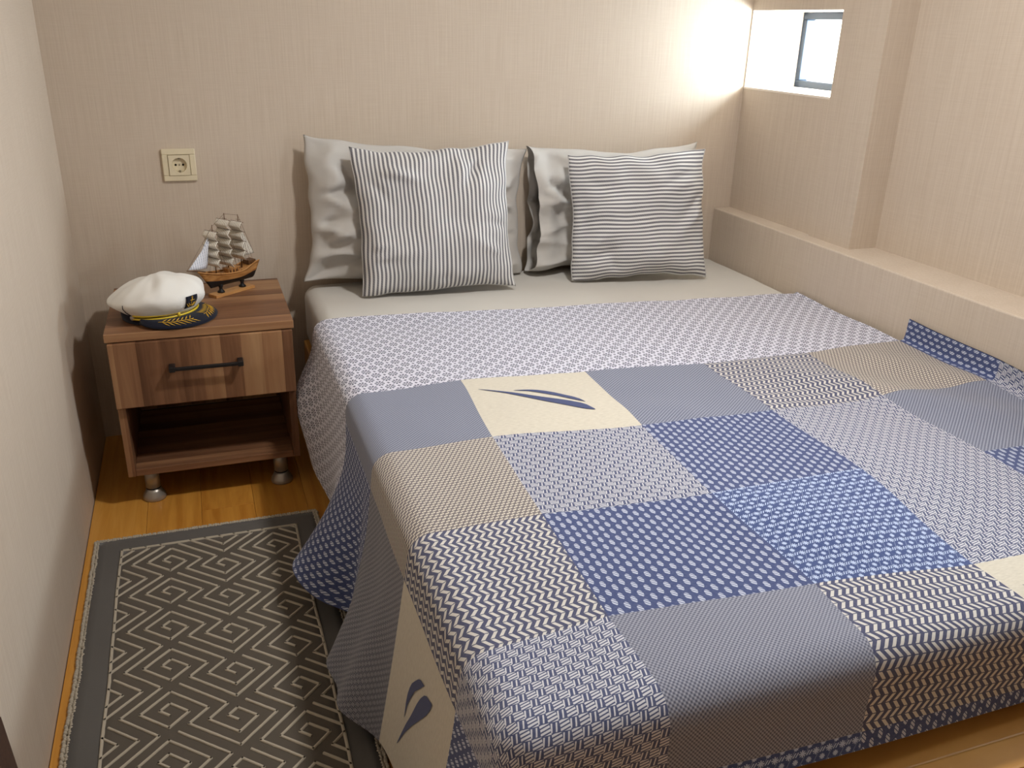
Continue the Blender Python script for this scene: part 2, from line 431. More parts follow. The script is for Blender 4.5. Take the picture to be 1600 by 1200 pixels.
def build_bedspread():
    root = empty('bedspread', (1.28, -1.2, ZT)); tag(root, 'blue and cream patchwork woven bedspread draped over the bed', 'bedspread')
    inv = Vector((-1.28, 1.2, -ZT))
    def lines(a, b):
        L = [a]; k = math.ceil(a * NS + 1e-6)
        while k / NS < b - 1e-6:
            if k / NS > a + 1e-6: L.append(k / NS)
            k += 1
        return L + [b]
    Is, Js = lines(I0, I1), lines(J0, J1)
    P = np.array([[tuple(surf(i, j) + inv) for j in Js] for i in Is])
    du = np.gradient(P, axis=0); dv = np.gradient(P, axis=1); Nn = np.cross(dv, du); Nn /= np.maximum(np.linalg.norm(Nn, axis=2, keepdims=True), 1e-9)
    TH = 0.0035
    ii = {round(v * NS): k for k, v in enumerate(Is)}
    def idx(L, v): return min(range(len(L)), key=lambda k: abs(L[k] - v))
    mats = blanket_materials()
    T = {0: ['ovals', 'twill', 'cream', 'twill', 'herring', 'knit', 'ovals'],
         1: ['houndgrey', 'knit', 'hound', 'ovals', 'hound', 'twill', 'hound'],
         2: ['cream', 'herring', 'ovals', 'cross', 'hound', 'ovals', 'twill'],
         3: ['ovals', 'hound', 'check', 'herring', 'cream', 'twill', 'hound'],
         4: ['herring', 'ovals', 'cross', 'ovals', 'cross', 'ovals', 'cross']}
    LAB = {'ovals': 'navy woven patch with small oval motifs', 'twill': 'grey blue diagonal twill patch', 'cream': 'plain cream patch with navy sail motif',
           'herring': 'navy and cream herringbone patch', 'knit': 'beige and brown dashed weave patch', 'hound': 'blue and white basket weave patch',
           'houndgrey': 'grey speckled weave patch', 'check': 'fine grey dotted check patch', 'cross': 'navy patch with small cross motifs', 'lace': 'white and navy lattice patterned head band'}
    def patch(ia, ib, ja, jb, key):
        a, b, c, d = idx(Is, ia), idx(Is, ib), idx(Js, ja), idx(Js, jb)
        if b - a < 1 or d - c < 1: return None
        nu, nv = b - a + 1, d - c + 1
        pt = P[a:b + 1, c:d + 1].reshape(-1, 3); nn = Nn[a:b + 1, c:d + 1].reshape(-1, 3)
        V = np.concatenate([pt, pt - nn * TH]); NB = nu * nv
        F = []
        q = lambda u, v: u * nv + v
        for u in range(nu - 1):
            for v in range(nv - 1):
                F.append((q(u, v), q(u, v + 1), q(u + 1, v + 1), q(u + 1, v)))
                F.append(tuple(NB + k for k in (q(u, v), q(u + 1, v), q(u + 1, v + 1), q(u, v + 1))))
        def rim(ids):
            for s, t in zip(ids[:-1], ids[1:]): F.append((s, t, NB + t, NB + s))
        if a == 0: rim([q(0, v) for v in range(nv)])
        if b == len(Is) - 1 or key == 'lace': rim([q(nu - 1, v) for v in range(nv)])
        if c == 0: rim([q(u, 0) for u in range(nu)])
        if d == len(Js) - 1: rim([q(u, nv - 1) for u in range(nu)])
        me = bpy.data.meshes.new('patch'); me.from_pydata([tuple(v) for v in V], [], F)
        uvl = me.uv_layers.new(name='UVMap')
        UV = [((Is[a + k // nv]) * S, (Js[c + k % nv]) * ST) for k in range(NB)] * 2
        vi = np.zeros(len(me.loops), dtype=np.int32); me.loops.foreach_get('vertex_index', vi)
        uvl.data.foreach_set('uv', np.array(UV, dtype=np.float32)[vi].reshape(-1))
        me.polygons.foreach_set('use_smooth', [True] * len(me.polygons))
        me.normals_split_custom_set_from_vertices([tuple(v) for v in np.concatenate([nn, -nn])])
        me.materials.append(mats[key]); me.update()
        o = bpy.data.objects.new('patch' if key != 'lace' else 'head_band', me); COL.objects.link(o); o.parent = root
        o['label'] = LAB[key]
        if key == 'cream': emblem(o, max(ia, -2), ja, (ib - ia) > 0.9)
        return o
    # the sail motif: two blades given as (u, top, bottom) across the patch
    B1 = [(0.08, .228, .232), (0.24, .300, .325), (0.33, .345, .39), (0.41, .392, .45), (0.50, .440, .525), (0.58, .482, .59), (0.66, .532, .655), (0.73, .59, .70), (0.77, .645, .715), (0.785, .71, .72)]
    B2 = [(0.33, .298, .302), (0.43, .300, .325), (0.50, .312, .36), (0.56, .335, .395), (0.61, .362, .425), (0.66, .405, .47), (0.72, .46, .525), (0.75, .50, .55), (0.77, .565, .572)]
    def emblem(par, ia, ja, ok):
        if not ok: return
        b = MB()
        for B in (B1, B2):
            us = np.linspace(B[0][0], B[-1][0], 26); tp = np.interp(us, [q[0] for q in B], [q[1] for q in B]); bt = np.interp(us, [q[0] for q in B], [q[2] for q in B])
            rows = []
            for u, t, w in zip(us, tp, bt):
                row = []
                for k in range(5):
                    i, j = ia + u, ja + t + (w - t) * k / 4
                    p = surf(i, j); e = 0.01; n = (surf(i, j + e) - surf(i, j - e)).cross(surf(i + e, j) - surf(i - e, j)).normalized()
                    row.append(p + n * 0.0012 + inv)
                rows.append(row)
            b.grid(rows)
        o = b.build('sail_motif', mats['motif'], par, recalc=False); o['label'] = 'navy woven sail shape'
    patch(I0, 4.0, J0, 0, 'lace')
    cols = [(I0, -1), (-1, 0), (0, 1), (1, 2), (2, 3), (3, 4), (4, I1)]
    for r, (ja, jb) in enumerate([(0, 1), (1, 2), (2, 3), (3, 3.88), (3.88, J1)]):
        for c, (ia, ib) in enumerate(cols): patch(ia, ib, ja, jb, T[r][c])
def blanket_materials():
    NAVY, NAVY2, LIGHT, CREAM = srgb(64, 74, 118), srgb(84, 94, 132), srgb(206, 206, 214), srgb(214, 208, 194)
    D = {}
    def start(name):
        m = Mat(name, 0.92, spec=0.1); m.b.inputs['Sheen Weight'].default_value = 0.2
        u, v, _ = m.xyz(m.coord('UV')); return m, u, v
    def fin(m, fac, dark, light, key, bump=0.35):
        fz = m.noise(m.coord('UV'), 260, 2)
        f = (fac * 0.92 + fz * 0.16 - 0.04).mx(0.0).mn(1.0)
        m.color(m.mix(f, dark, light)); m.bump(fac * 0.7 + fz * 0.3, bump, 0.0012); D[key] = m.m
    m, u, v = start('weave_twill'); t = ((u * 0.9 + v) * 135.0).fract(); n = m.noise(m.coord('UV'), 420, 2)
    fin(m, (t - 0.5).abs() * 1.5 + n * 0.3 - 0.05, srgb(74, 80, 104), srgb(168, 172, 186), 'twill', 0.2)
    m, u, v = start('weave_cream'); n = m.noise(m.mapping(m.coord('UV'), (90, 420, 1)), 1.0, 3)
    fin(m, n, srgb(188, 180, 164), srgb(226, 220, 204), 'cream', 0.15)
    m, u, v = start('weave_motif'); fin(m, m.noise(m.coord('UV'), 400, 2), srgb(54, 62, 100), srgb(84, 94, 134), 'motif', 0.1)
    # herringbone: rows of slanted strokes, every second row leaning the other way
    m, u, v = start('weave_herringbone'); h = 0.0125; row = v / h; alt = row.floor().mod2() * 2.0 - 1.0
    ph = (u / 0.0128 + alt * (row.fract() - 0.5) * 0.75).fract()
    f = ph.lt(0.46) * (row.fract() - 0.5).abs().lt(0.44)
    fin(m, f, srgb(70, 74, 104), srgb(214, 210, 202), 'herring')
    # ovals: small ovals on a staggered lattice, each cut by two dark slits
    def ovals(name, key, dark, light, cw, ch, ra, slits):
        m, u, v = start(name); col = u / cw; off = col.floor().mod2() * 0.5
        x = col.fract() - 0.5; y = (v / ch + off).fract() - 0.5
        xr = x * 0.92 - y * -0.34; yr = y * 0.92 - x * 0.60
        r = (xr * xr) / (0.29 * 0.29) + (yr * yr) / (0.37 * 0.37)
        f = r.lt(1.0) * ((yr * slits + 0.25).fract() - 0.5).abs().gt(0.14)
        fin(m, f, dark, light, key)
    ovals('weave_ovals', 'ovals', srgb(62, 74, 118), srgb(196, 202, 218), 0.0135, 0.0215, 0.3, 3.6)
    # basket weave: blocks of slanted light dashes, checker-wise
    def basket(name, key, dark, light, c):
        m, u, v = start(name); a = u / c; b = v / c
        chk = (a.floor() + b.floor()).mod2()
        fa, fb = a.fract(), b.fract()
        s1 = ((fb * 3.0 + fa * 0.7).fract() - 0.5).abs().lt(0.30) * (fa - 0.5).abs().lt(0.52)
        s2 = ((fa * 2.0 + fb * 0.5).fract() - 0.5).abs().lt(0.17) * (fb - 0.5).abs().lt(0.40)
        f = chk * s1 + chk.inv() * s2
        fin(m, f, dark, light, key)
    basket('weave_basket', 'hound', srgb(72, 80, 114), srgb(212, 212, 216), 0.0122)
    basket('weave_grey', 'houndgrey', srgb(66, 70, 88), srgb(170, 170, 176), 0.0062)
    m, u, v = start('weave_cross'); c = 0.0205; a = u / c; b = v / c
    def ast(dx, dy, R):
        x = (a + dx).fract() - 0.5; y = (b + dy).fract() - 0.5
        r = (x * x + y * y).sqrt(); d1 = (x - y).abs().mn((x + y).abs()); d2 = x.abs().mn(y.abs())
        return r.lt(R) * d1.mn(d2).lt(0.05)
    x = (a + 0.5).fract() - 0.5; y = b.fract() - 0.5
    dash = ((x + y * 0.6).abs() - 0.10).abs().lt(0.05) * y.abs().lt(0.16)
    f = ast(0.0, 0.0, 0.26).mx(ast(0.5, 0.5, 0.20)).mx(dash)
    ln = ((a + b * 0.5).fract() - 0.5).abs().lt(0.03) * 0.35
    fin(m, f.mx(ln), srgb(60, 76, 124), srgb(186, 200, 226), 'cross')
    m, u, v = start('weave_knit'); row = v / 0.0074; x = (u / 0.0088 + row.floor().mod2() * 0.5).fract()
    f = (row.fract() - 0.5 + (x - 0.5) * 0.45).abs().lt(0.24) * (x - 0.5).abs().lt(0.42)
    fin(m, f, srgb(112, 104, 106), srgb(212, 204, 190), 'knit')
    m, u, v = start('weave_check'); f = ((u * 1050.0).sin() * (v * 1050.0).sin()) * 0.5 + 0.5
    fin(m, f, srgb(74, 78, 98), srgb(172, 174, 186), 'check')
    # lattice of the head band: white ground, small dark flowers
    m, u, v = start('weave_lattice'); c = 0.036; a = (u + v * 0.8) / c; b = (u - v * 0.8) / c
    x = a.fract() - 0.5; y = b.fract() - 0.5
    r = (x * x + y * y).sqrt(); ang = x.op('ARCTAN2', y)
    pet = (r - 0.30).abs().lt(0.11) * ((ang * 8.0).sin()).gt(-0.35)
    inn = (r - 0.11).abs().lt(0.055) * ((ang * 4.0).sin()).gt(-0.4)
    cor = (x.abs().gt(0.40)) * (y.abs().gt(0.40))
    fin(m, pet.mx(inn).mx(cor * 0.9).inv(), srgb(78, 80, 102), srgb(222, 222, 234), 'lace')
    return D
build_bedspread()

# ------------------------------------------------------------------ pillows and cushions
def pillow(name, w, h, t, mat, loc, lean, yaw, roll, seed, wr=0.010, label='', cat='pillow', group=None, pinch=0.06, open_left=False, seam=False, ears=0.0, ear_right=1.0, pucker=0.003):
    n = 56; r = empty(name, loc)
    r.rotation_euler = Matrix.Rotation(0, 3, 'X').to_euler()
    rotm = Matrix.Rotation(yaw, 4, 'Z') @ Matrix.Rotation(-lean, 4, 'X') @ Matrix.Rotation(roll, 4, 'Y')
    r.rotation_euler = rotm.to_euler(); rinv = rotm.inverted()
    b = MB(); sides = []
    prm = lambda k: math.sin((k / n - 0.5) * math.pi) * 0.55 + (k / n - 0.5) * 2 * 0.45
    def pt(s, q, side):
        es = 1 - abs(s); eq = 1 - abs(q)
        x = w / 2 * s * (1 - pinch * (1 - q * q) * abs(s) ** 3); z = h / 2 * q * (1 - pinch * 1.1 * (1 - s * s) * abs(q) ** 3)
        if q > 0: z += ears * h * 0.5 * (abs(s) ** 6) * q ** 3 * (ear_right if s > 0 else 1)
        T = t / 2 * (max(0, 1 - abs(s) ** 3.2) ** 0.62) * (max(0, 1 - abs(q) ** 3.2) ** 0.62)
        if open_left and s < 0: T = max(T, 0.060 * sm(0.15, 0.95, -s) * (max(0, 1 - abs(q) ** 6) ** 0.5) * (1.0 if side < 0 else 0.35))
        T *= 1.0 - 0.16 * q
        p3 = Vector((x * 7 + seed * 11.3, z * 7, side * 3.0 + seed))
        edge = 1 - min(es, eq)
        W = wr * (noise.noise(p3 * 1.1) * 0.9 + noise.noise(p3 * 2.6) * 0.5 * edge)
        # creases running in from the corners and sides
        cr = 0
        for k in range(11):
            rs = random.Random(seed * 31 + k); a = rs.uniform(0, 2 * math.pi); cx, cz = math.cos(a) * 0.95, math.sin(a) * 0.95
            dx, dz = s - cx, q - cz; ang = a + rs.uniform(-0.7, 0.7)
            al = -(dx * math.cos(ang) + dz * math.sin(ang)); ac = dx * math.sin(ang) - dz * math.cos(ang)
            if al > -0.1: cr += (rs.choice((-1, 1)) * math.exp(-(ac / (0.045 + 0.08 * abs(al))) ** 2) * math.exp(-(al / 0.45) ** 2)) * sm(-0.1, 0.12, al)
        if wr > 0.02: W += wr * 0.55 * ((1 - abs(noise.noise(Vector((p3.x * 0.9 + p3.y * 0.7, p3.y * 1.5 - p3.x * 0.4, p3.z + 4))))) ** 5 - 0.3) * (1.1 - 0.6 * q)
        W += wr * 0.80 * cr * min(1, 4 * min(es, eq) + 0.25)
        fade = min(1, 6 * min(es if not (open_left and s < 0) else 1, eq))
        y = side * (T * (0.55 if side > 0 and cat == 'cushion' else 1.0) + W * fade)
        wob = 0.004 * noise.noise(Vector((s * 2.5, q * 2.5, seed + 40)))
        pk = pucker * noise.noise(Vector((q * 3 + 9, seed, s * 1.5))) * abs(s) ** 3; pz = pucker * noise.noise(Vector((s * 3 + 5, seed, q * 1.5))) * abs(q) ** 3
        p = rotm @ Vector((x + wob + pk, y + 0.006 * noise.noise(Vector((s * 3, q * 3, seed))), z + h / 2 + wob + pz))
        p.z = max(p.z, 0.002); p.y = min(p.y, -0.004 - loc[1])
        return rinv @ p, (w / 2 * s * 1.08, h / 2 * q * 1.08)
    for side in (-1, 1):
        G = [[pt(prm(i), prm(j), side) for j in range(n + 1)] for i in range(n + 1)]
        b.grid([[g[0] for g in row] for row in G], [[g[1] for g in row] for row in G])
    if open_left:
        bm = b.bm; k = (n + 1); bm.verts.ensure_lookup_table()
        left = set(range(1, n)) | set(k * k + q for q in range(1, n))
        keep = [v for q, v in enumerate(bm.verts) if q not in left]
        bmesh.ops.remove_doubles(bm, verts=keep, dist=0.0012)
    else: bmesh.ops.remove_doubles(b.bm, verts=b.bm.verts, dist=0.0012)
    cover = b.build('cover', M[mat], r)
    tag(r, label, cat, group)
    if seam:                                        # stitched edge
        pts = []
        m = 40
        for k in range(m): pts.append(pt(-1 + 2 * k / m, -1, -1)[0])
        for k in range(m): pts.append(pt(1, -1 + 2 * k / m, -1)[0])
        for k in range(m): pts.append(pt(1 - 2 * k / m, 1, -1)[0])
        for k in range(m + 1): pts.append(pt(-1, 1 - 2 * k / m, -1)[0])
        MB().tube(pts, 0.0014, 6).build('edge_seam', M['piping'], r)
    return r
PZ = MZ + 0.007
pillow('pillow', 0.66, 0.395, 0.115, 'pillowcase', (0.925, -0.100, PZ), 0.12, 0.02, 0.060, 1, 0.034, 'grey cotton pillow at the bed corner nearest the nightstand', group='grey pillows', ears=0.10, ear_right=-0.2, pucker=0.012)
pillow('pillow', 0.58, 0.375, 0.110, 'pillowcase', (1.566, -0.095, PZ), 0.12, -0.02, 0.0, 2, 0.034, 'grey cotton pillow with open case end nearest the window', group='grey pillows', ears=0.06, open_left=True, pucker=0.012)
pillow('cushion', 0.445, 0.405, 0.125, 'stripe_v', (0.958, -0.238, PZ), 0.20, -0.06, -0.025, 3, 0.016, 'square cushion with upright grey and white stripes', 'cushion', 'striped cushions', 0.06, seam=True, ears=0.04, pucker=0.007)
pillow('cushion', 0.430, 0.380, 0.125, 'stripe_h', (1.585, -0.252, PZ), 0.20, -0.16, -0.03, 5, 0.016, 'square cushion with level grey and white stripes', 'cushion', 'striped cushions', 0.06, seam=True, pucker=0.007)

# ------------------------------------------------------------------ nightstand
NX0, NX1, NYF, NYB, NZ = 0.091, 0.521, -0.471, -0.071, 0.466
def nightstand():
    cx = (NX0 + NX1) / 2; r = empty('nightstand', (cx, (NYF + NYB) / 2, 0)); tag(r, 'walnut brown nightstand with one drawer and an open shelf', 'nightstand')
    oy = (NYF + NYB) / 2
    def bx(n, lo, hi, mat, bev=0.0015, par=r):
        return MB().box((lo[0] - cx, lo[1] - oy, lo[2]), (hi[0] - cx, hi[1] - oy, hi[2]), bev).build(n, M[mat], par)
    bx('top_panel', (NX0, NYF, NZ - 0.020), (NX1, NYB, NZ), 'walnut_h')
    a, b = NX0 + 0.005, NX1 - 0.005; yf = NYF + 0.010
    for x in (a, b - 0.018): bx('side_panel', (x, yf + 0.018 if False else yf, 0.088), (x + 0.018, NYB, NZ - 0.0205), 'walnut_v')
    bx('back_panel', (a + 0.018, NYB - 0.008, 0.106), (b - 0.018, NYB, NZ - 0.0205), 'walnut_v')
    bx('shelf_board', (a + 0.018, yf + 0.002, 0.088), (b - 0.018, NYB - 0.008, 0.106), 'walnut_h')
    bx('drawer_box', (a + 0.022, yf + 0.004, 0.298), (b - 0.022, NYB - 0.03, 0.425), 'walnut_v')
    d = bx('drawer_front', (a, yf - 0.018, 0.281), (b, yf - 0.0005, 0.4435), 'walnut_v')
    h = MB(); yy = yf - 0.018 - oy
    x0, x1, z = 0.224 - cx, 0.394 - cx, 0.379
    h.box((x0 + 0.004, yy - 0.030, z - 0.0045), (x1 - 0.004, yy - 0.022, z + 0.0045), 0.002)
    for x in (x0, x1 - 0.014): h.box((x, yy - 0.031, z - 0.0065), (x + 0.014, yy, z + 0.0065), 0.002)
    h.build('handle', M['black_metal'], d)['label'] = 'black bar handle'
    for x in (a + 0.050, b - 0.050):
        for y in (yf + 0.045, NYB - 0.05):
            f = MB().lathe([(0.018, 0.034), (0.018, 0.088)], 24, Matrix.Translation((x - cx, y - oy, 0))).build('foot', M['silver'], r); f['label'] = 'silver cylinder foot'
            MB().lathe([(0.0175, 0.030), (0.0175, 0.034)], 24, Matrix.Translation((x - cx, y - oy, 0))).build('ring', M['rubber'], f)
            MB().lathe([(0.0275, 0.0), (0.0285, 0.004), (0.027, 0.012), (0.021, 0.022), (0.018, 0.030)], 24, Matrix.Translation((x - cx, y - oy, 0))).build('foot_base', M['silver'], f)
nightstand()

# ------------------------------------------------------------------ wall socket
def socket():
    cx, cz, h, t = 0.293, 0.779, 0.0425, 0.012
    r = empty('wall_socket', (cx, 0, cz)); tag(r, 'cream plastic wall socket above the nightstand', 'socket')
    b = MB(); i = 0.0275
    b.box((-h, -t * 0.8, i), (h, 0, h), 0.002).box((-h, -t * 0.8, -h), (h, 0, -i), 0.002).box((-h, -t * 0.8, -i), (-i, 0, i), 0.002).box((i, -t * 0.8, -i), (h, 0, i), 0.002)
    b.build('frame', M['plastic'], r)
    b = MB(); n = 48; R = 0.0195; q = i - 0.0008; V = []; F = []
    for k in range(n):
        a = 2 * math.pi * k / n; c, s = math.cos(a), math.sin(a); m = q / max(abs(c), abs(s))
        V += [(c * m, -t, s * m), (c * R, -t, s * R), (c * (R - 0.001), -0.001, s * (R - 0.001)), (c * m, 0, s * m)]
    for k in range(n):
        a, e = 4 * k, 4 * ((k + 1) % n)
        for u in range(2): F.append((a + u, a + u + 1, e + u + 1, e + u))
        F.append((a, e, e + 3, a + 3))
    F.append(tuple(4 * k + 2 for k in range(n)))
    b.faces(V, F); ins = b.build('insert', M['plastic'], r)
    for x in (-0.0095, 0.0095): MB().lathe([(0.0028, 0), (0.0028, 0.0012)], 16, Matrix.Translation((x, -0.0012, 0)) @ Matrix.Rotation(math.pi / 2, 4, 'X')).build('pin_hole', M['hole'], ins)
    MB().lathe([(0.0022, 0), (0.0022, 0.001)], 16, Matrix.Translation((0, -0.0012, 0)) @ Matrix.Rotation(math.pi / 2, 4, 'X')).build('screw', M['steel'], ins)
    for s in (-1, 1): MB().box((-0.0025, -0.009, s * 0.0165 - 0.002), (0.0025, -0.001, s * 0.0165 + 0.002), 0.0006).build('earth_clip', M['steel'], ins)
socket()

# ------------------------------------------------------------------ rug
def rug():
    x0, x1, y0, y1 = 0.018, 0.535, -1.90, -0.606
    r = empty('rug', ((x0 + x1) / 2, (y0 + y1) / 2, 0)); tag(r, 'grey rug with a cream key pattern beside the bed', 'rug')
    cx, cy = (x0 + x1) / 2, (y0 + y1) / 2
    def wavy(lo, hi, z0, z1, nx, ny):
        G = []
        for i in range(nx + 1):
            row = []
            for j in range(ny + 1):
                x = lo[0] + (hi[0] - lo[0]) * i / nx; y = lo[1] + (hi[1] - lo[1]) * j / ny
                row.append(Vector((x + 0.003 * noise.noise(Vector((y * 6, i * 0.1, 1))), y + 0.003 * noise.noise(Vector((x * 6, 2, 1))), z1 + 0.0012 * noise.noise(Vector((x * 5, y * 5, 0))))))
            G.append(row)
        b = MB(); b.grid(G)
        e = b.bm.edges[:]
        ret = bmesh.ops.extrude_edge_only(b.bm, edges=[q for q in e if q.is_boundary])
        for v in ret['geom']:
            if isinstance(v, bmesh.types.BMVert): v.co.z = z0
        for v in b.bm.verts: v.co -= Vector((cx, cy, 0))
        return b
    wavy((x0 + 0.012, y0 + 0.012), (x1 - 0.012, y1 - 0.012), 0.0, 0.0085, 30, 70).build('border', M['rug'], r)
    # knotted cream edging: many small loops around the rim
    b = MB(); rnd = random.Random(3)
    def loops(ax, ay, bx_, by_):
        L = math.hypot(bx_ - ax, by_ - ay); n = int(L / 0.0055); dx, dy = (bx_ - ax) / L, (by_ - ay) / L
        for k in range(n + 1):
            t = k / n * L; px, py = ax + dx * t, ay + dy * t
            for s in (-0.004, 0.003):
                ox = px + dy * s + rnd.uniform(-.0012, .0012); oy = py - dx * s + rnd.uniform(-.0012, .0012)
                ox += 0.003 * noise.noise(Vector((oy * 6, 0, 1))); oy += 0.003 * noise.noise(Vector((ox * 6, 2, 1)))
                rr = 0.0042 + rnd.uniform(-.0006, .0006)
                b.lathe([(rr * 0.8, 0.0), (rr, 0.0045), (rr * 0.55, 0.009)], 6, Matrix.Translation((ox - cx, oy - cy, 0)))
    loops(x0 + 0.008, y0 + 0.008, x0 + 0.008, y1 - 0.008); loops(x1 - 0.008, y0 + 0.008, x1 - 0.008, y1 - 0.008)
    loops(x0 + 0.008, y1 - 0.008, x1 - 0.008, y1 - 0.008); loops(x0 + 0.008, y0 + 0.008, x1 - 0.008, y0 + 0.008)
    e = b.build('edging', M['rug_line'], r); e['kind'] = 'stuff'
    fx0, fx1, fy0, fy1 = 0.082, 0.474, -1.836, -0.672
    wavy((fx0, fy0), (fx1, fy1), 0.004, 0.0095, 24, 60).build('field', M['rug_field'], r)
    # key pattern
    ux, uy = 0.01636, 0.01544; A0 = (0.189, -0.757); PX, PY = 14, 8
    P1 = [(0, 0), (-1, 1), (0, 2), (2, 0), (0, -2), (-3, 1), (0, 4), (4, 0), (2, -2), (7, -7), (11, -3), (8, 0)]
    P2 = [(7 + a, -3 + c) for a, c in [(0, 0), (-1, 1), (0, 2), (2, 0), (0, -2), (-3, 1), (-1, 3), (-6, 8)]]
    Z = [(-5, 1), (-1, -3), (-5, -7)]
    segs = []
    for a in range(-1, 3):
        for c in range(-2, 10):
            for P in (P1, P2, Z):
                for p, q in zip(P[:-1], P[1:]):
                    segs.append(((A0[0] + (p[0] + a * PX) * ux, A0[1] + (p[1] - c * PY) * uy), (A0[0] + (q[0] + a * PX) * ux, A0[1] + (q[1] - c * PY) * uy)))
    def clip(p, q):
        t0, t1 = 0.0, 1.0; d = (q[0] - p[0], q[1] - p[1])
        for k, (lo, hi) in enumerate(((fx0, fx1), (fy0, fy1))):
            if abs(d[k]) < 1e-9:
                if not lo <= p[k] <= hi: return None
                continue
            a, b_ = (lo - p[k]) / d[k], (hi - p[k]) / d[k]
            if a > b_: a, b_ = b_, a
            t0, t1 = max(t0, a), min(t1, b_)
        return None if t0 >= t1 - 1e-6 else ((p[0] + d[0] * t0, p[1] + d[1] * t0), (p[0] + d[0] * t1, p[1] + d[1] * t1))
    b = MB(); hw = 0.0023
    def strip(p, q, hw, ext=0.0):
        d = Vector((q[0] - p[0], q[1] - p[1])); L = d.length
        if L < 0.002: return
        d /= L; n = Vector((-d.y, d.x)); m = max(1, int(L / 0.012))
        rows = []
        for k in range(m + 1):
            t = -ext + (L + 2 * ext) * k / m; c = Vector(p) + d * t
            row = []
            for s, z in ((-1, 0.009), (-0.75, 0.0122), (0.75, 0.0122), (1, 0.009)):
                w = hw * (1 + 0.25 * noise.noise(Vector((c.x * 160 + s, c.y * 160, 0)))) * s
                g = c + n * w; row.append(Vector((g.x - cx + 0.003 * noise.noise(Vector((g.y * 6, 0.5, 1))), g.y - cy, z)))
            rows.append(row)
        b.grid(rows)
    for p, q in segs:
        cq = clip(p, q)
        if cq: strip(cq[0], cq[1], hw, hw * 0.7)
    for p, q in (((fx0, fy0), (fx0, fy1)), ((fx1, fy0), (fx1, fy1)), ((fx0, fy1), (fx1, fy1)), ((fx0, fy0), (fx1, fy0))): strip(p, q, 0.003, 0.002)
    b.build('key_pattern', M['rug_line'], r)['label'] = 'cream raised key pattern lines'
rug()

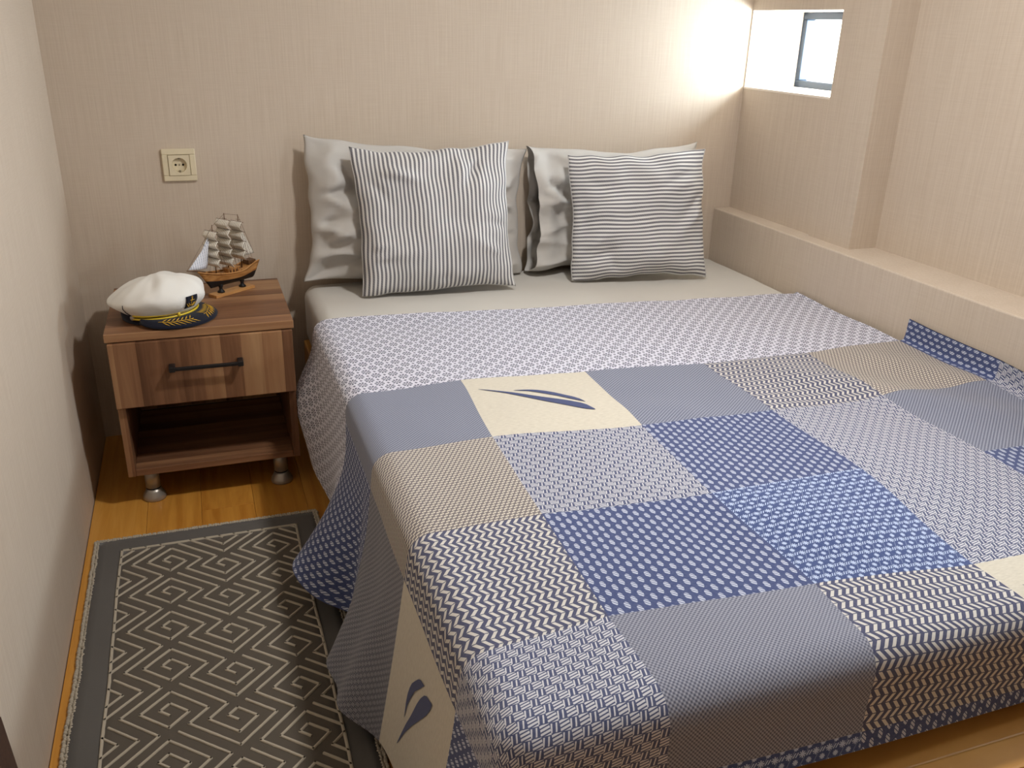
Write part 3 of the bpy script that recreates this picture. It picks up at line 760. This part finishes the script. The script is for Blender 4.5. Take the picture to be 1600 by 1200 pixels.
# ------------------------------------------------------------------ captain's cap
def cap():
    r = empty('captain_cap', (0.212, -0.345, NZ + 0.0005), math.radians(50)); tag(r, "white captain's cap with navy visor and gold braid on the nightstand", 'cap')
    n = 96
    def ring(rad, z, ph): a = 2 * math.pi * ph / n; return a
    # front is local -Y
    def crown_pt(a, k):
        prof = [(0.084, 0.020), (0.088, 0.023), (0.096, 0.030), (0.106, 0.040), (0.1115, 0.050), (0.112, 0.058), (0.107, 0.068), (0.096, 0.079), (0.080, 0.089), (0.060, 0.0975), (0.036, 0.103), (0.014, 0.105), (0.0, 0.105)]
        rad, z = prof[k]; fr = math.cos(a)                          # 1 at the front
        sx, sy = math.sin(a), -math.cos(a)
        t = sm(0.02, 0.09, z)
        z2 = z + 0.012 * t * sm(0.2, 1, fr) * (rad / 0.11) - 0.026 * t * sm(-0.3, 1, -fr) * (rad / 0.11)
        z2 += (0.0055 if k > 2 else 0) * noise.noise(Vector((sx * rad * 26, sy * rad * 26, 2.0))) * 1.6
        rad2 = rad * (1 + (0.055 * noise.noise(Vector((sx * 2.2, sy * 2.2, z * 30 + 5))) if k > 2 else 0))
        z2 -= 0.007 * math.exp(-((a - 5.35) / 0.16) ** 2) * (1 if 5 < k < 10 else 0.0)
        return Vector((sx * rad2, sy * rad2 * 1.02, z2))
    G = [[crown_pt(2 * math.pi * i / n, k) for k in range(13)] for i in range(n)]
    b = MB(); b.grid(G, closed_u=True); bmesh.ops.remove_doubles(b.bm, verts=b.bm.verts, dist=0.0002)
    crown = b.build('crown', M['white_cotton'], r)
    sub = crown.modifiers.new('smooth', 'SUBSURF'); sub.levels = 1; sub.render_levels = 1
    b = MB(); b.lathe([(0.083, 0.0), (0.0855, 0.002), (0.0865, 0.012), (0.086, 0.024)], 64, cap=False)
    b.build('band', M['navy'], r, solid=0.002)
    # visor
    b = MB(); rows = []
    A = math.radians(78)
    def vis(a, t):
        out = 0.058 * max(0, math.cos(a * math.pi / 2 / A)) ** 0.6
        rad = 0.086 + out * t
        z = 0.0155 - 0.013 * t * (out / 0.058) - 0.006 * (t ** 2) * (1 - (out / 0.058)) + 0.004 * math.sin(t * math.pi)
        return Vector((math.sin(a) * rad, -math.cos(a) * rad, max(z, 0.0025)))
    for i in range(61): rows.append([vis(-A + 2 * A * i / 60, k / 8) for k in range(9)])
    b.grid(rows); v = b.build('visor', M['navy'], r, solid=0.003)
    # gold leaves on the visor, two branches
    b = MB()
    for s in (-1, 1):
        stem = []
        for k in range(13):
            a = s * math.radians(9 + 41 * k / 12); stem.append(vis(a, 0.60 + 0.02 * math.sin(k)) + Vector((0, 0, 0.0024)))
        b.tube(stem, 0.0007, 5)
        for k in range(7):
            a = s * math.radians(14 + 32 * k / 6); p = vis(a, 0.60) + Vector((0, 0, 0.003))
            for w in (-1, 1):
                q = vis(a - s * math.radians(8), 0.60 + w * 0.30) + Vector((0, 0, 0.003)); d = q - p; sd = Vector((-d.y, d.x, 0)).normalized() * 0.0019
                m1 = p + d * 0.5
                b.faces([p, m1 + sd, q, m1 - sd, m1 + Vector((0, 0, 0.0012))], [(0, 1, 4), (1, 2, 4), (2, 3, 4), (3, 0, 4)])
    b.build('leaf_embroidery', M['gold_thread'], v)['label'] = 'gold leaf embroidery'
    # braid, two cords from button to button
    for dz in (0.0, 0.0075):
        pts = []
        for k in range(41):
            a = math.radians(-88 + 176 * k / 40); pts.append(Vector((math.sin(a) * 0.0905, -math.cos(a) * 0.0915, 0.0155 + dz + 0.004 * math.cos(a))))
        MB().tube(pts, 0.0026, 8).build('gold_braid', M['gold'], r)
    for s in (-1, 1):
        MB().lathe([(0.0065, 0), (0.006, 0.003), (0.003, 0.005)], 20, Matrix.Translation((s * 0.0885, 0.0, 0.018)) @ Matrix.Rotation(s * math.pi / 2, 4, 'Y')).build('button', M['silver_button'], r)
        MB().tube([Vector((s * 0.0895, 0.001, 0.022)), Vector((s * 0.103, 0.004, 0.034)), Vector((s * 0.1125, 0.003, 0.046)), Vector((s * 0.1135, 0.001, 0.055))], 0.001, 6).build('side_cord', M['navy'], r)
    MB().tube([Vector((math.sin(math.radians(-20)) * 0.0935, -math.cos(math.radians(-20)) * 0.0935, 0.019 + k * 0.0062)) for k in (-0.3, 1.6)], 0.0034, 8).build('braid_slide', M['gold'], r)
    # badge on the crown front
    def cr(a, z):
        k = 0
        pr = [crown_pt(a, q) for q in range(13)]
        for q in range(12):
            if pr[q].z <= z <= pr[q + 1].z: f = (z - pr[q].z) / max(1e-6, pr[q + 1].z - pr[q].z); return pr[q].lerp(pr[q + 1], f)
        return pr[6]
    def bp_(u, w, lift):                            # u, w in -1..1 over the badge
        a = 2 * math.pi + (u * 0.15 - 0.10) if (u * 0.15 - 0.10) < 0 else u * 0.15 - 0.10
        p = cr(a, 0.052 + w * 0.0155); d = Vector((p.x, p.y, 0)).normalized(); return p + d * lift
    b = MB(); b.grid([[bp_(-1 + 2 * i / 6, -1 + 2 * j / 6, 0.0016) for j in range(7)] for i in range(7)])
    bd = b.build('badge', M['navy'], r, solid=0.0014); bd['label'] = 'navy badge with gold anchor and wreath'
    L = 0.0032; b = MB()
    b.tube([bp_(0, 0.65, L), bp_(0, -0.55, L)], 0.0010, 6); b.tube([bp_(-0.35, 0.32, L), bp_(0.35, 0.32, L)], 0.0008, 6)
    b.tube([bp_(-0.5, -0.15, L), bp_(-0.32, -0.48, L), bp_(0, -0.6, L), bp_(0.32, -0.48, L), bp_(0.5, -0.15, L)], 0.0009, 6)
    b.tube([bp_(0.12 * math.cos(k * 0.7), 0.78 + 0.12 * math.sin(k * 0.7), L) for k in range(10)], 0.0006, 5)
    for s in (-1, 1):
        for k in range(5):
            p = bp_(s * (0.25 + 0.13 * k), -0.82 + 0.03 * k * k, L); b.tube([p, bp_(s * (0.34 + 0.13 * k), -0.62 + 0.03 * k * k, L)], 0.0008, 5)
    b.build('anchor_emblem', M['gold_thread'], bd)
cap()

# ------------------------------------------------------------------ model ship
def ship():
    r = empty('model_ship', (0.392, -0.185, NZ), math.radians(38)); tag(r, 'wooden model sailing ship with striped sails on the nightstand', 'model ship')
    st = MB().box((-0.066, -0.016, 0), (0.066, 0.016, 0.008), 0.001).build('base_board', M['ship_base'], r)
    for x in (-0.036, 0.036):
        MB().lathe([(0.0095, 0.008), (0.0095, 0.011), (0.005, 0.015), (0.0042, 0.020), (0.006, 0.024), (0.0075, 0.034)], 18, Matrix.Translation((x, 0, 0))).build('turned_post', M['ship_black'], st)
    # hull stations, bow at -x
    def beam(p): return 0.0235 * (max(0.0, math.sin(min(p / 0.55, 1) * math.pi / 2)) ** 0.75) * (1 - 0.28 * sm(0.7, 1.0, p))
    def sheer(p): return 0.058 + 0.020 * (1 - p) ** 3 + 0.018 * sm(0.6, 1.0, p)
    def hullx(p, q): return -0.104 + 0.192 * p + (1 - q) * (0.036 * (1 - p) ** 2 - 0.016 * p ** 3) 
    def sect(p, q0, q1, m, grow=0):
        out = []
        for s in (-1, 1):
            rng = range(m + 1) if s < 0 else range(m, -1, -1)
            for k in rng:
                q = q0 + (q1 - q0) * k / m; z = 0.026 + (sheer(p) - 0.026) * q
                out.append(Vector((hullx(p, q), s * (beam(p) * (q ** 0.45) + grow) if q > 0 else s * 0.0008, z)))
        return out
    def hull(q0, q1, name, mat, grow=0.0):
        b = MB(); G = [sect(k / 28, q0, q1, 8, grow) for k in range(29)]
        b.grid(G); b.faces(G[0], [tuple(range(18))]); b.faces(G[-1], [tuple(range(18))])
        n = len(G[0]); 
        # top and bottom closing strips
        for a, c in ((8, 9), (0, 17)):
            b.faces([v for g in G for v in (g[a], g[c])], [(2 * k, 2 * k + 2, 2 * k + 3, 2 * k + 1) for k in range(28)])
        bmesh.ops.remove_doubles(b.bm, verts=b.bm.verts, dist=0.00005)
        return b.build(name, M[mat], r)
    hull(0.0, 0.42, 'lower_hull', 'ship_black'); up = hull(0.42, 0.90, 'upper_hull', 'ship_wood', 0.0006)
    for s in (-1, 1):
        MB().tube([Vector((hullx(k / 24, 1) , s * (beam(k / 24) + 0.0005), sheer(k / 24) - 0.001)) for k in range(25)], 0.0014, 6).build('gunwale', M['ship_base'], r)
        b = MB(); b.grid([[Vector((hullx(k / 24, q), s * (beam(k / 24) * q ** 0.45 + 0.0006), 0.026 + (sheer(k / 24) - 0.026) * q)) for q in (0.88, 0.94, 1.0)] for k in range(25)])
        b.build('bulwark', M['ship_wood'], r, solid=0.0012)
    zd = 0.054
    dk = MB().box((-0.014, -0.010, zd), (0.022, 0.010, zd + 0.013), 0.001).build('deckhouse', M['ship_wood'], r)
    MB().box((-0.017, -0.012, zd + 0.013), (0.025, 0.012, zd + 0.0155), 0.0006).build('deckhouse_roof', M['ship_base'], dk)
    for k in range(3): MB().box((-0.009 + 0.010 * k, -0.0108, zd + 0.003), (-0.004 + 0.010 * k, -0.0098, zd + 0.010), 0).build('cabin_window', M['ship_dark'], dk)
    MB().box((0.055, -0.012, 0.066), (0.080, 0.012, 0.078), 0.001).build('stern_cabin', M['ship_dark'], r)
    MB().tube([(-0.080, 0, 0.072), (-0.108, 0, 0.080), (-0.136, 0, 0.087)], [0.0022, 0.0017, 0.0010], 8).build('bowsprit', M['ship_dark'], r)
    def mast(x, top, rows, w0, w1, zs, ztop):
        m = MB().tube([(x, 0, 0.045), (x + 0.002, 0, top)], [0.0018, 0.0009], 8).build('mast', M['ship_dark'], r)
        MB().tube([(x + 0.002, -0.008, top - 0.014), (x + 0.002, 0.008, top - 0.014)], 0.0006, 6).build('cross_tree', M['ship_dark'], m)
        for k in range(rows):
            f = k / (rows - 1); z1 = ztop - (ztop - zs) * k / rows; z0 = ztop - (ztop - zs) * (k + 1) / rows + 0.0015; w = w0 + (w1 - w0) * f
            MB().tube([(x - 0.002, -w / 2 - 0.003, z1), (x - 0.002, w / 2 + 0.003, z1)], 0.0008, 6).build('yard', M['ship_dark'], m)
            G, U = [], []
            for i in range(13):
                a = -1 + 2 * i / 12; row, ur = [], []
                for j in range(9):
                    q = j / 8; th = q * math.pi
                    bul = 0.0110 * math.sin(th) ** 0.8 * (1 - 0.15 * a * a)
                    row.append(Vector((x - 0.0035 - bul, a * w / 2 * (1 + 0.03 * math.sin(th)), z1 + (z0 - z1) * (q + 0.06 * math.sin(2 * th))))); ur.append((a * w / 2, q * 0.03))
                G.append(row); U.append(ur)
            b = MB(); b.grid(G, U); b.build('square_sail', M['sail'], m, solid=0.0008)
        return m
    mast(-0.046, 0.190, 4, 0.046, 0.056, 0.080, 0.174)
    mast(-0.004, 0.214, 5, 0.046, 0.058, 0.074, 0.198)
    mast(0.040, 0.204, 4, 0.042, 0.054, 0.084, 0.186)
    def tri(a, b_, c, name, mat):
        a, b_, c = Vector(a), Vector(b_), Vector(c); G, U = [], []
        for i in range(9):
            row, ur = [], []
            for j in range(9):
                t = j / 8; p = a.lerp(b_, i / 8).lerp(c, t); p = p + Vector((0, -0.004 * math.sin(i / 8 * math.pi) * (1 - t), 0)); row.append(p); ur.append((p.x * 1.0, p.z))
            G.append(row); U.append(ur)
        b = MB(); b.grid(G, U); bmesh.ops.remove_doubles(b.bm, verts=b.bm.verts, dist=0.0001); return b.build(name, M[mat], r, solid=0.0007)
    tri((-0.130, 0, 0.088), (-0.074, 0.0, 0.081), (-0.058, 0, 0.152), 'jib_sail', 'jib')
    tri((-0.110, 0.006, 0.086), (-0.066, 0.006, 0.083), (-0.054, 0.004, 0.165), 'jib_sail', 'jib')
    tri((0.046, 0.0, 0.092), (0.086, 0.0, 0.092), (0.048, 0, 0.165), 'spanker_sail', 'sail')
    b = MB()
    tops = [(-0.044, 0.188), (-0.002, 0.212), (0.042, 0.202)]
    b.tube([(-0.135, 0, 0.087), (-0.044, 0, 0.186)], 0.0004, 4)
    b.tube([(-0.044, 0, 0.186), (-0.002, 0, 0.212)], 0.0004, 4); b.tube([(-0.002, 0, 0.212), (0.042, 0, 0.202)], 0.0004, 4)
    b.tube([(0.042, 0, 0.202), (0.086, 0, 0.092)], 0.0005, 4)
    for x, z in tops:
        for s in (-1, 1):
            for d in (-0.010, 0.004, 0.016): b.tube([(x, 0, z - 0.012), (x + d + 0.006, s * 0.0225, 0.060 + (0.012 if x > 0.03 else 0))], 0.0004, 4)
    b.build('rigging', M['ship_dark'], r)
ship()

# ------------------------------------------------------------------ dark board at the left wall
def board():
    r = empty('wooden_board', (0.02, -1.585, 0)); tag(r, 'dark brown wooden board standing at the left wall', 'board')
    b = MB(); V = []
    for x in (-0.018, 0.004):
        V += [(x, -0.28, 0.0), (x, 0.095, 0.0), (x, 0.047, 0.318), (x, -0.28, 0.318)]
    b.faces(V, [(0, 1, 2, 3), (7, 6, 5, 4), (0, 4, 5, 1), (1, 5, 6, 2), (2, 6, 7, 3), (3, 7, 4, 0)])
    bmesh.ops.bevel(b.bm, geom=b.bm.edges[:], offset=0.003, segments=2, affect='EDGES')
    b.build('panel', M['dark_wood'], r)
board()
